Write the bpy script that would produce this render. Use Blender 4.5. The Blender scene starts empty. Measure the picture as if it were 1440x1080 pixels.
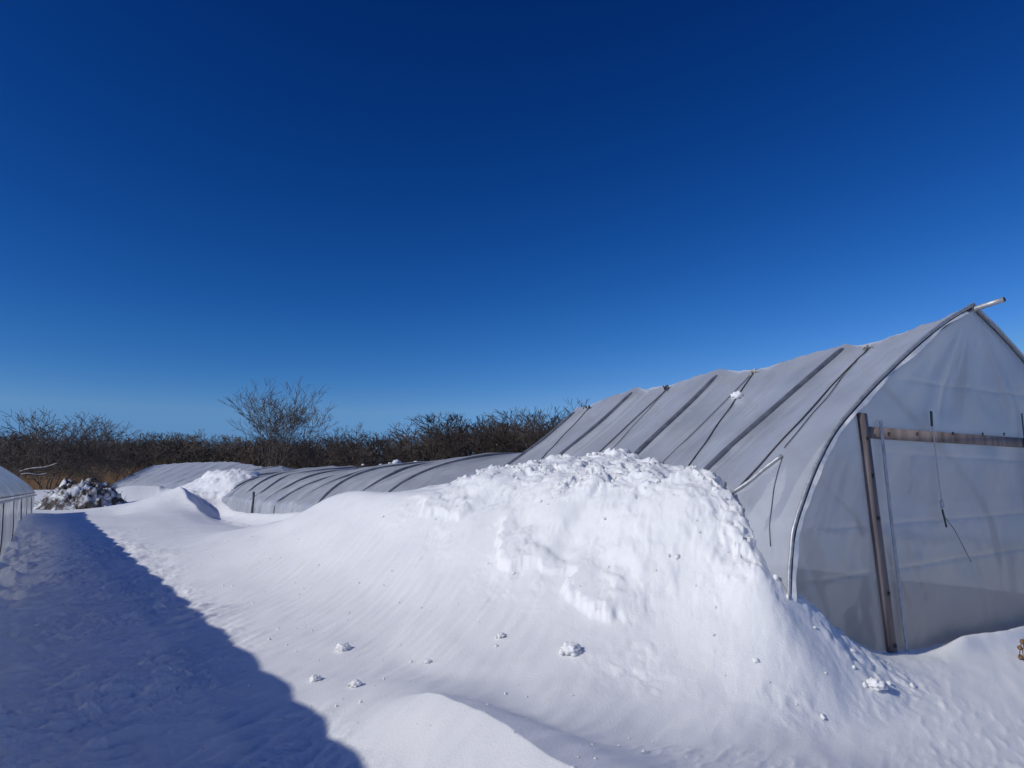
import bpy, math, random
import numpy as np
from mathutils import Vector, Matrix

# ------------------------------------------------------------------ camera, sky, sun, exposure
F_PX = 1000.0                      # focal length in pixels of the 1440 px wide photograph
CAM_H = 1.8
TILT = math.atan(145 / F_PX)
SUN_EL, SUN_H = math.radians(31.0), np.array([-0.87, -0.49]) / np.hypot(0.87, 0.49)

sc = bpy.context.scene
COL = sc.collection
cam_d = bpy.data.cameras.new('camera')
cam_d.sensor_width = 36; cam_d.lens = 36 * F_PX / 1440
cam_d.clip_start = 0.05; cam_d.clip_end = 3000
cam = bpy.data.objects.new('camera', cam_d); COL.objects.link(cam)
cam.location = (0, 0, CAM_H)
cam.rotation_euler = (math.pi / 2 + TILT, 0, 0)
sc.camera = cam

world = bpy.data.worlds.new('World'); sc.world = world; world.use_nodes = True
wn, wl = world.node_tree.nodes, world.node_tree.links
wn.clear()
sky = wn.new('ShaderNodeTexSky'); sky.sky_type = 'NISHITA'; sky.sun_disc = False
sky.sun_elevation = SUN_EL
sky.sun_rotation = math.atan2(SUN_H[0], SUN_H[1])
sky.altitude = 400; sky.air_density = 1.0; sky.dust_density = 0.15; sky.ozone_density = 4.0
# clear, dry winter sky: the same per-channel grade everywhere, capped so that the glow round the sun stays modest
sep = wn.new('ShaderNodeSeparateColor'); com = wn.new('ShaderNodeCombineColor'); wl.new(sky.outputs[0], sep.inputs[0])
def wmath(op, x, y):
    n = wn.new('ShaderNodeMath'); n.operation = op
    for i, v in enumerate((x, y)):
        if isinstance(v, (int, float)): n.inputs[i].default_value = v
        else: wl.new(v, n.inputs[i])
    return n.outputs[0]
chan = [wmath('MULTIPLY', wmath('POWER', sep.outputs[i], g), k) for i, (g, k) in enumerate(((3.15, .0812), (1.905, .309), (1.53, .702)))]
cb = wmath('MINIMUM', chan[2], 14.0); cg = wmath('MINIMUM', chan[1], wmath('MULTIPLY', cb, .52)); cr = wmath('MINIMUM', chan[0], wmath('MULTIPLY', cg, .42))
for i, c in enumerate((cr, cg, cb)): wl.new(c, com.inputs[i])
bg = wn.new('ShaderNodeBackground'); bg.inputs[1].default_value = 0.05
wo = wn.new('ShaderNodeOutputWorld')
wl.new(com.outputs[0], bg.inputs[0]); wl.new(bg.outputs[0], wo.inputs[0])

sun_d = bpy.data.lights.new('sun', 'SUN'); sun_d.energy = 2.65; sun_d.angle = math.radians(0.53)
sun_d.color = (1.0, 0.965, 0.885)
sun = bpy.data.objects.new('sun', sun_d); COL.objects.link(sun)
S3 = Vector((SUN_H[0] * math.cos(SUN_EL), SUN_H[1] * math.cos(SUN_EL), math.sin(SUN_EL)))
sun.rotation_euler = S3.to_track_quat('Z', 'Y').to_euler()
sun.location = (-20, -4, 30)

sc.view_settings.view_transform = 'Standard'; sc.view_settings.look = 'None'
sc.view_settings.exposure = 0.0; sc.view_settings.gamma = 1.0
sc.cycles.max_bounces = 10; sc.cycles.transparent_max_bounces = 16
sc.cycles.use_denoising = True

rng = np.random.default_rng(7); random.seed(7)

# ------------------------------------------------------------------ maths helpers
def ray(px, py):
    x = (px - 720) / F_PX; y = (540 - py) / F_PX
    return np.array([x, math.cos(TILT) - math.sin(TILT) * y, math.sin(TILT) + math.cos(TILT) * y])
def at_depth(px, py, Y):
    r = ray(px, py); return r * (Y / r[1]) + [0, 0, CAM_H]

# house frame: origin at the left eave foot of the gable, A along the house, W across it (to the right)
_r = ray(100, 685); A = _r[:2] / np.hypot(*_r[:2]); W = np.array([A[1], -A[0]])
_b = ray(1255, 925); _b = _b * (-CAM_H / _b[2]); O = _b[:2] - 1.75 * W
def hw(u, s, z):
    """house (along, across, up) -> world, arrays or scalars"""
    u = np.asarray(u, float); s = np.asarray(s, float); z = np.asarray(z, float)
    return np.stack([O[0] + u * A[0] + s * W[0], O[1] + u * A[1] + s * W[1], z + 0 * u], -1)
def to_house(X, Y):
    dx, dy = X - O[0], Y - O[1]
    return dx * A[0] + dy * A[1], dx * W[0] + dy * W[1]

def _hash(ix, iy, iz, seed):
    h = (ix.astype(np.int64) * 374761393 + iy.astype(np.int64) * 668265263 + iz.astype(np.int64) * 2147483647 + seed * 974711) & 0x7fffffff
    h = ((h ^ (h >> 13)) * 1274126177) & 0x7fffffff
    return ((h ^ (h >> 16)) & 0xffff) / 65535.0
def vnoise(x, y, z=0.0, seed=0):
    """gradient noise, about -1..1"""
    x = np.asarray(x, float); y = np.asarray(y, float); z = np.zeros_like(x) + z
    ix, iy, iz = np.floor(x), np.floor(y), np.floor(z)
    fx, fy, fz = x - ix, y - iy, z - iz
    ux, uy, uz = [f * f * f * (f * (f * 6 - 15) + 10) for f in (fx, fy, fz)]
    ix, iy, iz = ix.astype(np.int64), iy.astype(np.int64), iz.astype(np.int64)
    flat = not np.any(fz)
    out = 0
    for dz in ((0,) if flat else (0, 1)):
        for dx in (0, 1):
            for dy in (0, 1):
                g = _hash(ix + dx, iy + dy, iz + dz, seed) * 2 * math.pi
                k = (np.cos(g) * (fx - dx) + np.sin(g) * (fy - dy)) * 1.45
                if not flat: k = k + (_hash(iz + dz, ix + dx, iy + dy, seed + 77) - .5) * 1.2 * (fz - dz)
                wt = (ux if dx else 1 - ux) * (uy if dy else 1 - uy) * (1 if flat else (uz if dz else 1 - uz))
                out = out + wt * k
    return out
def fbm(x, y, z=0.0, oct=4, gain=.5, seed=0):
    o, a = 0, 1
    for i in range(oct):
        o = o + a * vnoise(x * 2 ** i, y * 2 ** i, z * 2 ** i if np.any(z) else 0.0, seed + i * 13); a *= gain
    return o
def sstep(x, a, b):
    t = np.clip((x - a) / (b - a), 0, 1); return t * t * (3 - 2 * t)
def pchip(xk, yk, x):
    """monotone cubic through knots; yk may be (n, m)"""
    xk = np.asarray(xk, float); yk = np.asarray(yk, float)
    h = np.diff(xk); sh = (-1,) + (1,) * (yk.ndim - 1); hh = h.reshape(sh)
    d = np.diff(yk, axis=0) / hh
    m = np.zeros_like(yk)
    w1 = 2 * hh[1:] + hh[:-1]; w2 = hh[1:] + 2 * hh[:-1]
    same = d[:-1] * d[1:] > 0
    with np.errstate(divide='ignore', invalid='ignore'):
        mm = (w1 + w2) / (w1 / d[:-1] + w2 / d[1:])
    m[1:-1] = np.where(same, mm, 0)
    x = np.clip(x, xk[0], xk[-1]); i = np.clip(np.searchsorted(xk, x) - 1, 0, len(h) - 1)
    t = ((x - xk[i]) / h[i]).reshape((-1,) + (1,) * (yk.ndim - 1)); H_ = h[i].reshape(t.shape)
    return ((2*t**3-3*t**2+1)*yk[i] + (t**3-2*t**2+t)*H_*m[i] + (-2*t**3+3*t**2)*yk[i+1] + (t**3-t**2)*H_*m[i+1])

# ------------------------------------------------------------------ mesh helpers
def link(name, verts, faces, mat, parent=None, smooth=True, local=False):
    me = bpy.data.meshes.new(name)
    verts = np.asarray(verts, np.float32).reshape(-1, 3)
    if isinstance(faces, np.ndarray):
        n, k = faces.shape
        me.vertices.add(len(verts)); me.vertices.foreach_set('co', verts.ravel())
        me.loops.add(n * k); me.loops.foreach_set('vertex_index', faces.astype(np.int32).ravel())
        me.polygons.add(n)
        me.polygons.foreach_set('loop_start', np.arange(0, n * k, k, dtype=np.int32))
        try: me.polygons.foreach_set('loop_total', np.full(n, k, np.int32))
        except Exception: pass
        me.update(calc_edges=True)
    else:
        me.from_pydata(verts.tolist(), [], faces); me.update()
    me.polygons.foreach_set('use_smooth', np.full(len(me.polygons), smooth))
    me.materials.append(mat)
    o = bpy.data.objects.new(name, me); COL.objects.link(o)
    if parent is not None:
        o.parent = parent
        if not local: o.matrix_parent_inverse = PINV.get(parent.name, Matrix.Identity(4))
    return o
PINV = {}
def empty(name, loc):
    o = bpy.data.objects.new(name, None); COL.objects.link(o); o.location = loc
    o.empty_display_size = .3
    PINV[o.name] = Matrix.Translation(-Vector(loc))
    return o
def tag(o, label=None, cat=None, group=None, kind=None):
    for k, v in (('label', label), ('category', cat), ('group', group), ('kind', kind)):
        if v: o[k] = v
    return o
def grid_faces(n, m, off=0):
    i = np.arange(n - 1)[:, None] * m + np.arange(m - 1)[None, :]
    return np.stack([i, i + 1, i + m + 1, i + m], -1).reshape(-1, 4) + off
def tube(path, r, k=8, cap=True):
    path = np.asarray(path, float); n = len(path); r = np.zeros(n) + r
    t = np.gradient(path, axis=0); t /= np.linalg.norm(t, axis=1)[:, None] + 1e-9
    ref = np.array([0, 0, 1.]) if abs(t[0][2]) < .9 else np.array([1., 0, 0])
    e1 = np.cross(t, ref); e1 /= np.linalg.norm(e1, axis=1)[:, None] + 1e-9
    e2 = np.cross(t, e1)
    an = np.arange(k) / k * 2 * math.pi
    v = path[:, None] + r[:, None, None] * (np.cos(an)[None, :, None] * e1[:, None] + np.sin(an)[None, :, None] * e2[:, None])
    f = []
    for i in range(n - 1):
        for j in range(k):
            f.append((i*k+j, i*k+(j+1) % k, (i+1)*k+(j+1) % k, (i+1)*k+j))
    if cap: f += [tuple(range(k))[::-1], tuple((n-1)*k+j for j in range(k))]
    return v.reshape(-1, 3), f
def box_house(u0, u1, s0, s1, z0, z1, lean=0.0, jag=0.0):
    """a board in house coordinates, leaning sideways by lean (m per m of height)"""
    v = []
    for u in (u0, u1):
        for (s, z) in ((s0, z0), (s1, z0), (s1, z1), (s0, z1)):
            v.append(hw(u, s + lean * (z - z0), z))
    f = [(0,1,2,3), (7,6,5,4), (0,4,5,1), (1,5,6,2), (2,6,7,3), (3,7,4,0)]
    return np.array(v), f
def merge(parts):
    V, Fc, o = [], [], 0
    for v, f in parts:
        v = np.asarray(v).reshape(-1, 3); V.append(v)
        Fc += [tuple(int(i) + o for i in q) for q in f]; o += len(v)
    return np.concatenate(V), Fc

# ------------------------------------------------------------------ materials
def new_mat(name):
    m = bpy.data.materials.new(name); m.use_nodes = True
    nt = m.node_tree; return m, nt.nodes, nt.links, nt.nodes['Principled BSDF']
def setp(p, **k):
    for a, v in k.items(): p.inputs[a.replace('_', ' ')].default_value = v
def noise_ramp(nd, ln, scale, c0, c1, p0=.35, p1=.65, coord='Object', detail=6, mapping=None):
    tc = nd.new('ShaderNodeTexCoord'); nz = nd.new('ShaderNodeTexNoise'); nz.inputs['Scale'].default_value = scale
    nz.inputs['Detail'].default_value = detail
    src = tc.outputs[coord]
    if mapping:
        mp = nd.new('ShaderNodeMapping'); mp.inputs['Scale'].default_value = mapping; ln.new(src, mp.inputs[0]); src = mp.outputs[0]
    ln.new(src, nz.inputs['Vector'])
    rp = nd.new('ShaderNodeValToRGB'); rp.color_ramp.elements[0].position = p0; rp.color_ramp.elements[1].position = p1
    rp.color_ramp.elements[0].color = (*c0, 1); rp.color_ramp.elements[1].color = (*c1, 1)
    ln.new(nz.outputs['Fac'], rp.inputs[0]); return rp, nz
def simple(name, c0, c1, scale=8, rough=.6, metal=0, bump=0, spec=.5, mapping=None):
    m, nd, ln, p = new_mat(name)
    rp, nz = noise_ramp(nd, ln, scale, c0, c1, mapping=mapping); ln.new(rp.outputs[0], p.inputs['Base Color'])
    setp(p, Roughness=rough, Metallic=metal); p.inputs['Specular IOR Level'].default_value = spec
    if bump:
        b = nd.new('ShaderNodeBump'); b.inputs['Strength'].default_value = bump; b.inputs['Distance'].default_value = .02
        ln.new(nz.outputs['Fac'], b.inputs['Height']); ln.new(b.outputs[0], p.inputs['Normal'])
    return m

def snow_material():
    m, nd, ln, p = new_mat('snow')
    rp, nz = noise_ramp(nd, ln, 1.3, (.84, .85, .865), (.90, .902, .908)); ln.new(rp.outputs[0], p.inputs['Base Color'])
    setp(p, Roughness=.55); p.inputs['Specular IOR Level'].default_value = .25
    p.inputs['Subsurface Weight'].default_value = .8; p.inputs['Subsurface Scale'].default_value = .035; p.inputs['Subsurface Radius'].default_value = (1, 1, 1.1)
    tc = nd.new('ShaderNodeTexCoord')
    n1 = nd.new('ShaderNodeTexNoise'); n1.inputs['Scale'].default_value = 55; n1.inputs['Detail'].default_value = 6; n1.inputs['Roughness'].default_value = .65
    n2 = nd.new('ShaderNodeTexNoise'); n2.inputs['Scale'].default_value = 300; n2.inputs['Detail'].default_value = 3
    ln.new(tc.outputs['Object'], n1.inputs[0]); ln.new(tc.outputs['Object'], n2.inputs[0])
    b1 = nd.new('ShaderNodeBump'); b1.inputs['Strength'].default_value = .55; b1.inputs['Distance'].default_value = .012
    b2 = nd.new('ShaderNodeBump'); b2.inputs['Strength'].default_value = .25; b2.inputs['Distance'].default_value = .004
    ln.new(n1.outputs['Fac'], b1.inputs['Height']); ln.new(n2.outputs['Fac'], b2.inputs['Height'])
    ln.new(b1.outputs[0], b2.inputs['Normal']); ln.new(b2.outputs[0], p.inputs['Normal'])
    return m
def film_material(name, transp, diff, transl, tint=(.80, .82, .86), dirt=(.50, .48, .43), dirt_z=None, rough=.28, gloss=.45, vary=.86, bump=.10):
    m, nd, ln, p = new_mat(name); nd.remove(p)
    out = nd['Material Output']
    rp, nz = noise_ramp(nd, ln, 1.1, [c * vary for c in tint], tint, .3, .7, detail=9)
    col = rp.outputs[0]
    if dirt_z:
        tc = nd.new('ShaderNodeTexCoord'); sx = nd.new('ShaderNodeSeparateXYZ'); ln.new(tc.outputs['Object'], sx.inputs[0])
        n2 = nd.new('ShaderNodeTexNoise'); n2.inputs['Scale'].default_value = .7; n2.inputs['Detail'].default_value = 5
        ln.new(tc.outputs['Object'], n2.inputs[0])
        ad = nd.new('ShaderNodeMath'); ad.operation = 'MULTIPLY_ADD'; ad.inputs[1].default_value = 1.6
        ln.new(n2.outputs['Fac'], ad.inputs[0]); ln.new(sx.outputs[2], ad.inputs[2])
        mr = nd.new('ShaderNodeMapRange'); mr.inputs[1].default_value = dirt_z[0] + .8; mr.inputs[2].default_value = dirt_z[1] + .8
        mr.inputs[3].default_value = .75; mr.inputs[4].default_value = 0
        ln.new(ad.outputs[0], mr.inputs[0])
        mx = nd.new('ShaderNodeMix'); mx.data_type = 'RGBA'; ln.new(mr.outputs[0], mx.inputs[0]); ln.new(col, mx.inputs[6])
        mx.inputs[7].default_value = (*dirt, 1); col = mx.outputs[2]
    d = nd.new('ShaderNodeBsdfDiffuse'); t = nd.new('ShaderNodeBsdfTranslucent'); x = nd.new('ShaderNodeBsdfTransparent'); g = nd.new('ShaderNodeBsdfGlossy')
    g.inputs['Roughness'].default_value = rough; x.inputs[0].default_value = (.93, .94, .96, 1)
    ln.new(col, d.inputs[0]); ln.new(col, t.inputs[0])
    m1 = nd.new('ShaderNodeMixShader'); m1.inputs[0].default_value = transl / (transl + diff)
    ln.new(d.outputs[0], m1.inputs[1]); ln.new(t.outputs[0], m1.inputs[2])
    m2 = nd.new('ShaderNodeMixShader'); m2.inputs[0].default_value = transp
    ln.new(m1.outputs[0], m2.inputs[1]); ln.new(x.outputs[0], m2.inputs[2])
    fr = nd.new('ShaderNodeLayerWeight'); fr.inputs[0].default_value = .18
    m3 = nd.new('ShaderNodeMixShader'); fm = nd.new('ShaderNodeMath'); fm.operation = 'MULTIPLY'; fm.inputs[1].default_value = gloss; ln.new(fr.outputs['Fresnel'], fm.inputs[0]); ln.new(fm.outputs[0], m3.inputs[0])
    ln.new(m2.outputs[0], m3.inputs[1]); ln.new(g.outputs[0], m3.inputs[2])
    b = nd.new('ShaderNodeBump'); b.inputs['Strength'].default_value = bump; b.inputs['Distance'].default_value = .03
    n3 = nd.new('ShaderNodeTexNoise'); n3.inputs['Scale'].default_value = 5; n3.inputs['Detail'].default_value = 5; n3.inputs['Distortion'].default_value = .6
    tc2 = nd.new('ShaderNodeTexCoord'); ln.new(tc2.outputs['Object'], n3.inputs[0]); ln.new(n3.outputs['Fac'], b.inputs['Height'])
    for s_ in (d, t, g, fr): ln.new(b.outputs[0], s_.inputs['Normal'])
    ln.new(m3.outputs[0], out.inputs[0])
    return m

M = dict(
    snow=snow_material(),
    roof_film=film_material('roof_film', .16, .54, .46, tint=(.88, .92, .99), rough=.22, gloss=.22, vary=.74, bump=.22),
    gable_film=film_material('gable_film', .22, .45, .55, tint=(.96, .935, .885), dirt=(.66, .61, .53), dirt_z=(.2, 1.6), gloss=.12, rough=.35),
    left_film=film_material('left_film', .19, .15, .85, tint=(.93, .94, .96), rough=.15, gloss=.7),
    pipe=simple('galvanised_pipe', (.36, .37, .39), (.52, .53, .55), 20, .5, .55),
    dark_pipe=simple('dark_pipe', (.06, .065, .07), (.12, .12, .13), 14, .5, .5),
    pipe_dull=simple('dull_strip', (.30, .31, .34), (.46, .47, .50), 12, .5),
    hoop_metal=simple('hoop_metal', (.10, .112, .14), (.17, .185, .22), 6, .45, .2),
    wood=simple('weathered_wood', (.13, .105, .10), (.27, .22, .21), 9, .85, bump=.4, mapping=(1, 1, .12)),
    rope=simple('rope', (.03, .03, .032), (.09, .09, .09), 60, .8),
    strap=simple('webbing_strap', (.42, .40, .37), (.55, .53, .49), 60, .7),
    black=simple('black_rubber', (.012, .012, .013), (.03, .03, .03), 30, .5),
    white_plastic=simple('white_plastic', (.62, .64, .66), (.80, .81, .82), 14, .25),
    soil=simple('soil', (.05, .04, .03), (.12, .095, .07), 3, .95),
    bark=simple('bark', (.055, .042, .035), (.12, .095, .08), 2.5, .9),
    brush=simple('brush', (.05, .036, .027), (.14, .098, .066), .35, .95),
    grass=simple('dry_grass', (.14, .075, .036), (.30, .18, .09), .25, .95),
    litter=simple('leaf_litter', (.022, .017, .013), (.06, .043, .03), .25, 1.0),
    weed=simple('dead_weed', (.10, .055, .03), (.25, .15, .08), 20, .9),
)

# ------------------------------------------------------------------ the right-hand house: shape functions
PROF = np.array([(0, 0), (.04, .4), (.07, .69), (.17, 1.28), (.43, 1.76), (.89, 2.32), (1.44, 2.73), (2.25, 3.24), (3.26, 3.80), (4.1, 4.17)])
# hoops pressed in by the snow load behind the gable
CRSH = np.array([(0, 0), (.02, .36), (.05, .62), (.18, 1.02), (.52, 1.36), (.98, 1.62), (1.47, 1.97), (2.26, 2.54), (3.2, 3.20), (4.1, 3.9)])
COLL = np.array([(0, 0), (.0, .40), (.0, .72), (.03, 1.20), (.28, 1.46), (.70, 1.78), (1.25, 2.06), (2.0, 2.28), (3.1, 2.43), (4.1, 2.5)])
QK = np.linspace(0, 1, len(PROF))
RIDGE_U = [0, .35, 1.5, 1.8, 3.5, 4.3, 5.6, 6.6, 8.2, 8.6, 9.2, 10.2, 12.1, 15, 18, 20.7, 23, 26.7, 32.6, 34.9, 36.2, 40.6, 49, 59, 68]
RIDGE_Z = [4.17, 4.07, 3.93, 3.95, 3.84, 3.92, 3.82, 3.87, 3.68, 3.63, 3.05, 2.62, 2.58, 2.58, 2.48, 2.41, 2.5, 2.62, 2.5, 2.55, 2.9, 3.0, 3.6, 3.8, 3.8]
HOOPS = [0, 1.8, 4.27, 6.59, 8.58] + [10.9 + 2.25 * i for i in range(11)] + [36.2, 38.7, 41.2, 44, 47, 50, 53, 56, 59, 62, 65, 68]
def coll_f(u): return sstep(u, 8.65, 10.3) * (1 - sstep(u, 33.5, 47))
def bend(u): return -3.6 * np.clip((np.asarray(u, float) - 44) / 24, 0, 1.1) ** 1.3 - .0 * np.asarray(u)
def film_sz(u, q, wr=True):
    """left half q 0..1 (foot..ridge), right half q 1..2; u, q arrays of one shape -> s, z"""
    ql = np.where(q > 1, 2 - q, q)
    qq = np.linspace(0, 1, 201)
    ps, pz = pchip(QK, PROF, qq).T; hs_, hz_ = pchip(QK, CRSH, qq).T; cs, cz = pchip(QK, COLL, qq).T
    c = coll_f(u); zr = np.interp(u, RIDGE_U, RIDGE_Z)
    k = sstep(u, .2, 3.6) * (1 - .8 * sstep(u, 36, 46))
    s0 = np.interp(ql, qq, ps) * (1 - k) + np.interp(ql, qq, hs_) * k; z0 = np.interp(ql, qq, pz) * (1 - k) + np.interp(ql, qq, hz_) * k
    z0 = z0 + (zr - 4.17 * (1 - k) - 3.9 * k) * sstep(ql, .4, 1.0)
    s1 = np.interp(ql, qq, cs); z1 = np.interp(ql, qq, cz); z1 = z1 + (zr - 2.5) * ql
    s = s0 * (1 - c) + s1 * c; z = z0 * (1 - c) + z1 * c
    nrm = np.sqrt(np.clip(ql, 0, 1))             # how much a push counts upward (roof) rather than outward (side)
    if wr:
        h = np.array(HOOPS); i = np.clip(np.searchsorted(h, u, side='right') - 1, 0, len(h) - 2)
        x = np.clip((u - h[i]) / (h[i + 1] - h[i]), 0, 1)
        sag = np.where(x > .90, np.clip((1 - x) / .10, 0, 1) ** .8, sstep(x / .90, 0, 1) ** .8)
        # steep on the far end of a bay (the near face of the next hoop), gentle on the other
        dep = (.11 * (1 - c) + .05 * c) * np.sin(np.clip(ql, 0, 1) * math.pi * .80 + .2) + .14 * c * sstep(ql, .3, .6)
        push = -dep * sag
        push += (.018 + .03 * c) * fbm(u * 1.1, q * 2.2 + u * .35, oct=3, seed=3)
        push += (.020 + .10 * c) * (1 - 2 * np.abs(vnoise(u * 2.6 + q * 1.2, q * 1.1, seed=9))) * sstep(ql, .05, .3)
        push += .015 * (1 - 2 * np.abs(vnoise(u * 5 - q * 4, q * 7 + u * 2, seed=19))) * sstep(vnoise(u * .9, q * 3, seed=18), -.2, .3)
        s = s - push * (1 - nrm * .55); z = z + push * nrm
    s = np.where(q > 1, 8.2 - s, s)
    return s + bend(u), z

# film height over the plan, used to tuck the snow against the film
_zu = np.linspace(0, 68, 681); _zs = np.linspace(-5, 9, 281)
_ZF = np.zeros((681, 281)) - 1
_q = np.linspace(0, 2, 241)
for k_, u_ in enumerate(_zu):
    s_, z_ = film_sz(np.full(241, u_), _q, False)
    _ZF[k_] = np.interp(_zs, s_, z_, left=-1, right=-1)
def bil(G, x0, dx, y0, dy, x, y):
    fx = np.clip((x - x0) / dx, 0, G.shape[0] - 1.001); fy = np.clip((y - y0) / dy, 0, G.shape[1] - 1.001)
    i, j = fx.astype(int), fy.astype(int); a, b = fx - i, fy - j
    return (G[i, j]*(1-a)*(1-b) + G[i+1, j]*a*(1-b) + G[i, j+1]*(1-a)*b + G[i+1, j+1]*a*b)
def zfilm(u, s):
    z = bil(_ZF, 0, .1, -5, .05, u, s)
    return np.where((u < 0) | (u > 68), -1, z)
def hit_film(px, py):
    """the point (u, q, s, z) of the left slope seen at a pixel"""
    r = ray(px, py)
    k = np.linspace(5, 60, 6000); P = np.array([0, 0, CAM_H]) + r * k[:, None]
    u, s = to_house(P[:, 0], P[:, 1]); ins = (zfilm(u, s) > P[:, 2]) & (u > 0)
    i = int(np.argmax(ins)); u0, s0, z0 = u[i], s[i], P[i, 2]
    qq = np.linspace(0, 1, 400); ss, zz = film_sz(np.full(400, u0), qq, False)
    j = int(np.argmin((ss - s0) ** 2 + (zz - z0) ** 2)); return u0, qq[j], s0, z0
def on_film(u, q, out=.0):
    s, z = film_sz(np.asarray(u, float), np.asarray(q, float)); ql = np.minimum(np.asarray(q), 1)
    return hw(u, s - out * (1 - .6 * ql), z + out * (.2 + .8 * ql))

# ------------------------------------------------------------------ snow surface
VK = [-14, -4.1, -1.6, -.8, -.3, .1, .5, 1.0, 1.8, 2.6, 3.5, 4.5, 5.8, 7.0, 8.5, 14]
T = [
 (-12, [0, 0, 0, 0, 0, 0, 0, 0, 0, 0, .02, .05, .12, .35, .4, .4]),
 (-5,  [0, 0, 0, 0, -.02, -.02, -.02, -.02, 0, .03, .05, .08, .10, .34, .45, .4]),
 (-2.2,[-.2, -.36, -.44, -.40, -.36, -.31, -.27, -.17, -.05, .09, .27, .02, .05, .34, .5, .4]),
 (-.9, [-.1, -.14, -.16, -.16, -.18, -.19, -.19, -.15, -.05, .09, .27, .01, .03, .34, .5, .4]),
 (-.35,[0, -.02, .03, .14, .28, .33, .18, .0, -.07, .04, .26, .0, .02, .33, .5, .4]),
 (0.1, [0, 0, .1, .5, .88, .92, .50, .17, .0, .04, .24, -.02, .02, .32, .5, .4]),
 (.6,  [0, 0, 1.1, 1.35, 1.42, 1.25, .72, .34, .10, .04, .17, -.03, .02, .30, .5, .4]),
 (1.2, [0, 1.5, 1.78, 1.76, 1.72, 1.56, 1.06, .60, .23, .08, .05, -.03, .02, .30, .5, .4]),
 (2.4, [0, 1.6, 1.96, 1.91, 1.85, 1.72, 1.40, .95, .45, .18, .06, -.03, .02, .28, .5, .4]),
 (4.9, [0, 1.7, 2.14, 2.12, 2.04, 1.95, 1.82, 1.54, .92, .46, .20, .06, .05, .28, .5, .4]),
 (7.0, [0, 1.4, 2.1, 2.05, 1.92, 1.82, 1.78, 1.70, 1.14, .62, .30, .12, .08, .25, .4, .4]),
 (9.2, [0, .6, 1.2, 1.3, 1.32, 1.36, 1.55, 1.73, 1.30, .80, .43, .22, .12, .08, .15, .3]),
 (12,  [0, .6, 1.0, 1.0, 1.0, 1.0, 1.06, 1.19, 1.06, .82, .56, .40, .26, .0, .0, .3]),
 (16,  [0, .6, 1.0, 1.05, 1.07, 1.05, .86, .62, .66, .65, .60, .52, .40, .05, .0, .3]),
 (20,  [0, .6, .9, .95, .95, .92, .72, .55, .64, .72, .72, .68, .62, .35, .2, .4]),
 (24,  [0, .6, .8, .85, .85, .82, .62, .50, .86, .92, .86, .80, .78, .85, .8, .6]),
 (27,  [0, .6, .8, .9, .9, .85, .60, .66, 1.16, 1.10, .92, .72, .72, .8, .8, .7]),
 (30,  [0, .8, 1.6, 1.6, 1.4, 1.2, 1.1, 1.3, 1.64, 1.42, 1.08, .80, .72, .75, .8, .8]),
 (34,  [0, 1.4, 2.6, 2.5, 2.2, 2.0, 1.75, 1.55, 1.42, 1.18, .94, .74, .66, .65, .7, .8]),
 (40,  [0, 1.4, 2.7, 2.6, 2.2, 2.0, 1.8, 1.55, 1.30, 1.05, .86, .68, .58, .58, .6, .7]),
 (48,  [0, .6, 1.5, 1.5, 1.5, 1.5, 1.5, 1.3, 1.0, .85, .72, .62, .55, .52, .55, .6]),
 (62,  [0, .6, .6, .7, .8, .9, .9, .9, .9, .85, .75, .65, .6, .55, .5, .5]),
 (95,  [0, .3, .3, .3, .3, .3, .3, .3, .3, .3, .3, .3, .3, .3, .3, .3]),
]
_gu = np.arange(-14, 97, .1); _gv = np.arange(-16, 16, .1)
_tab = np.array([r[1] for r in T], float)
_rows = pchip(np.array(VK), _tab.T, _gv)                   # (v, urow)
_G = pchip(np.array([r[0] for r in T]), _rows.T, _gu)      # (u, v)
def bspl(G, x0, dx, y0, dy, x, y):
    fx = np.clip((x - x0) / dx, 1, G.shape[0] - 3.001); fy = np.clip((y - y0) / dy, 1, G.shape[1] - 3.001)
    i, j = fx.astype(int), fy.astype(int); a, b = fx - i, fy - j
    def wt(t): return ((1-t)**3/6, (3*t**3-6*t**2+4)/6, (-3*t**3+3*t**2+3*t+1)/6, t**3/6)
    wa, wb = wt(a), wt(b); o = 0
    for p in range(4):
        for q in range(4): o = o + wa[p] * wb[q] * G[i + p - 1, j + q - 1]
    return o
def rough_mask(u, v):
    """where snow slid off the roof and lies broken"""
    edge = v + .22 * vnoise(u * .9, v * .3, seed=41)
    top = sstep(edge, .85, .15) * sstep(u, -.2, .6) * (1 - sstep(u, 5.6, 8.0))
    toe = sstep(u, -1.0, -.5) * (1 - sstep(u, .5, 1.6)) * (1 - sstep(v, .0, 1.2)) * sstep(v, -1.6, -.9) * .42
    tramp = np.exp(-(((u - .9) / .8) ** 2 + ((v - 1.3) / .5) ** 2)) * .20
    far = sstep(u, 28, 31) * (1 - sstep(u, 44, 48)) * (1 - sstep(v, 1.0, 2.4)) * 1.0
    lip = np.exp(-((v - 1.35) / .45) ** 2) * sstep(u, 1.5, 2.4) * (1 - sstep(u, 5.5, 7.5)) * .22
    return np.clip(np.maximum.reduce([top, toe, tramp, far, lip]), 0, 1)
def snow_base(X, Y):
    u, s = to_house(X, Y); v = -s
    z = bspl(_G, _gu[0], .1, _gv[0], .1, u, v)
    far = sstep(np.hypot(X, Y), 70, 100)
    z = z * (1 - far) + far * (.3 + .4 * vnoise(X * .03, Y * .03, seed=5))
    # ploughed bank across the end of the lane
    bd = (Y - 52 - .12 * X); z = z + 1.15 * np.exp(-(bd / 3.0) ** 2) * sstep(-X, 22, 26) * (1 + .25 * vnoise(X * .35, Y * .35, seed=8))
    return z, u, v
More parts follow.
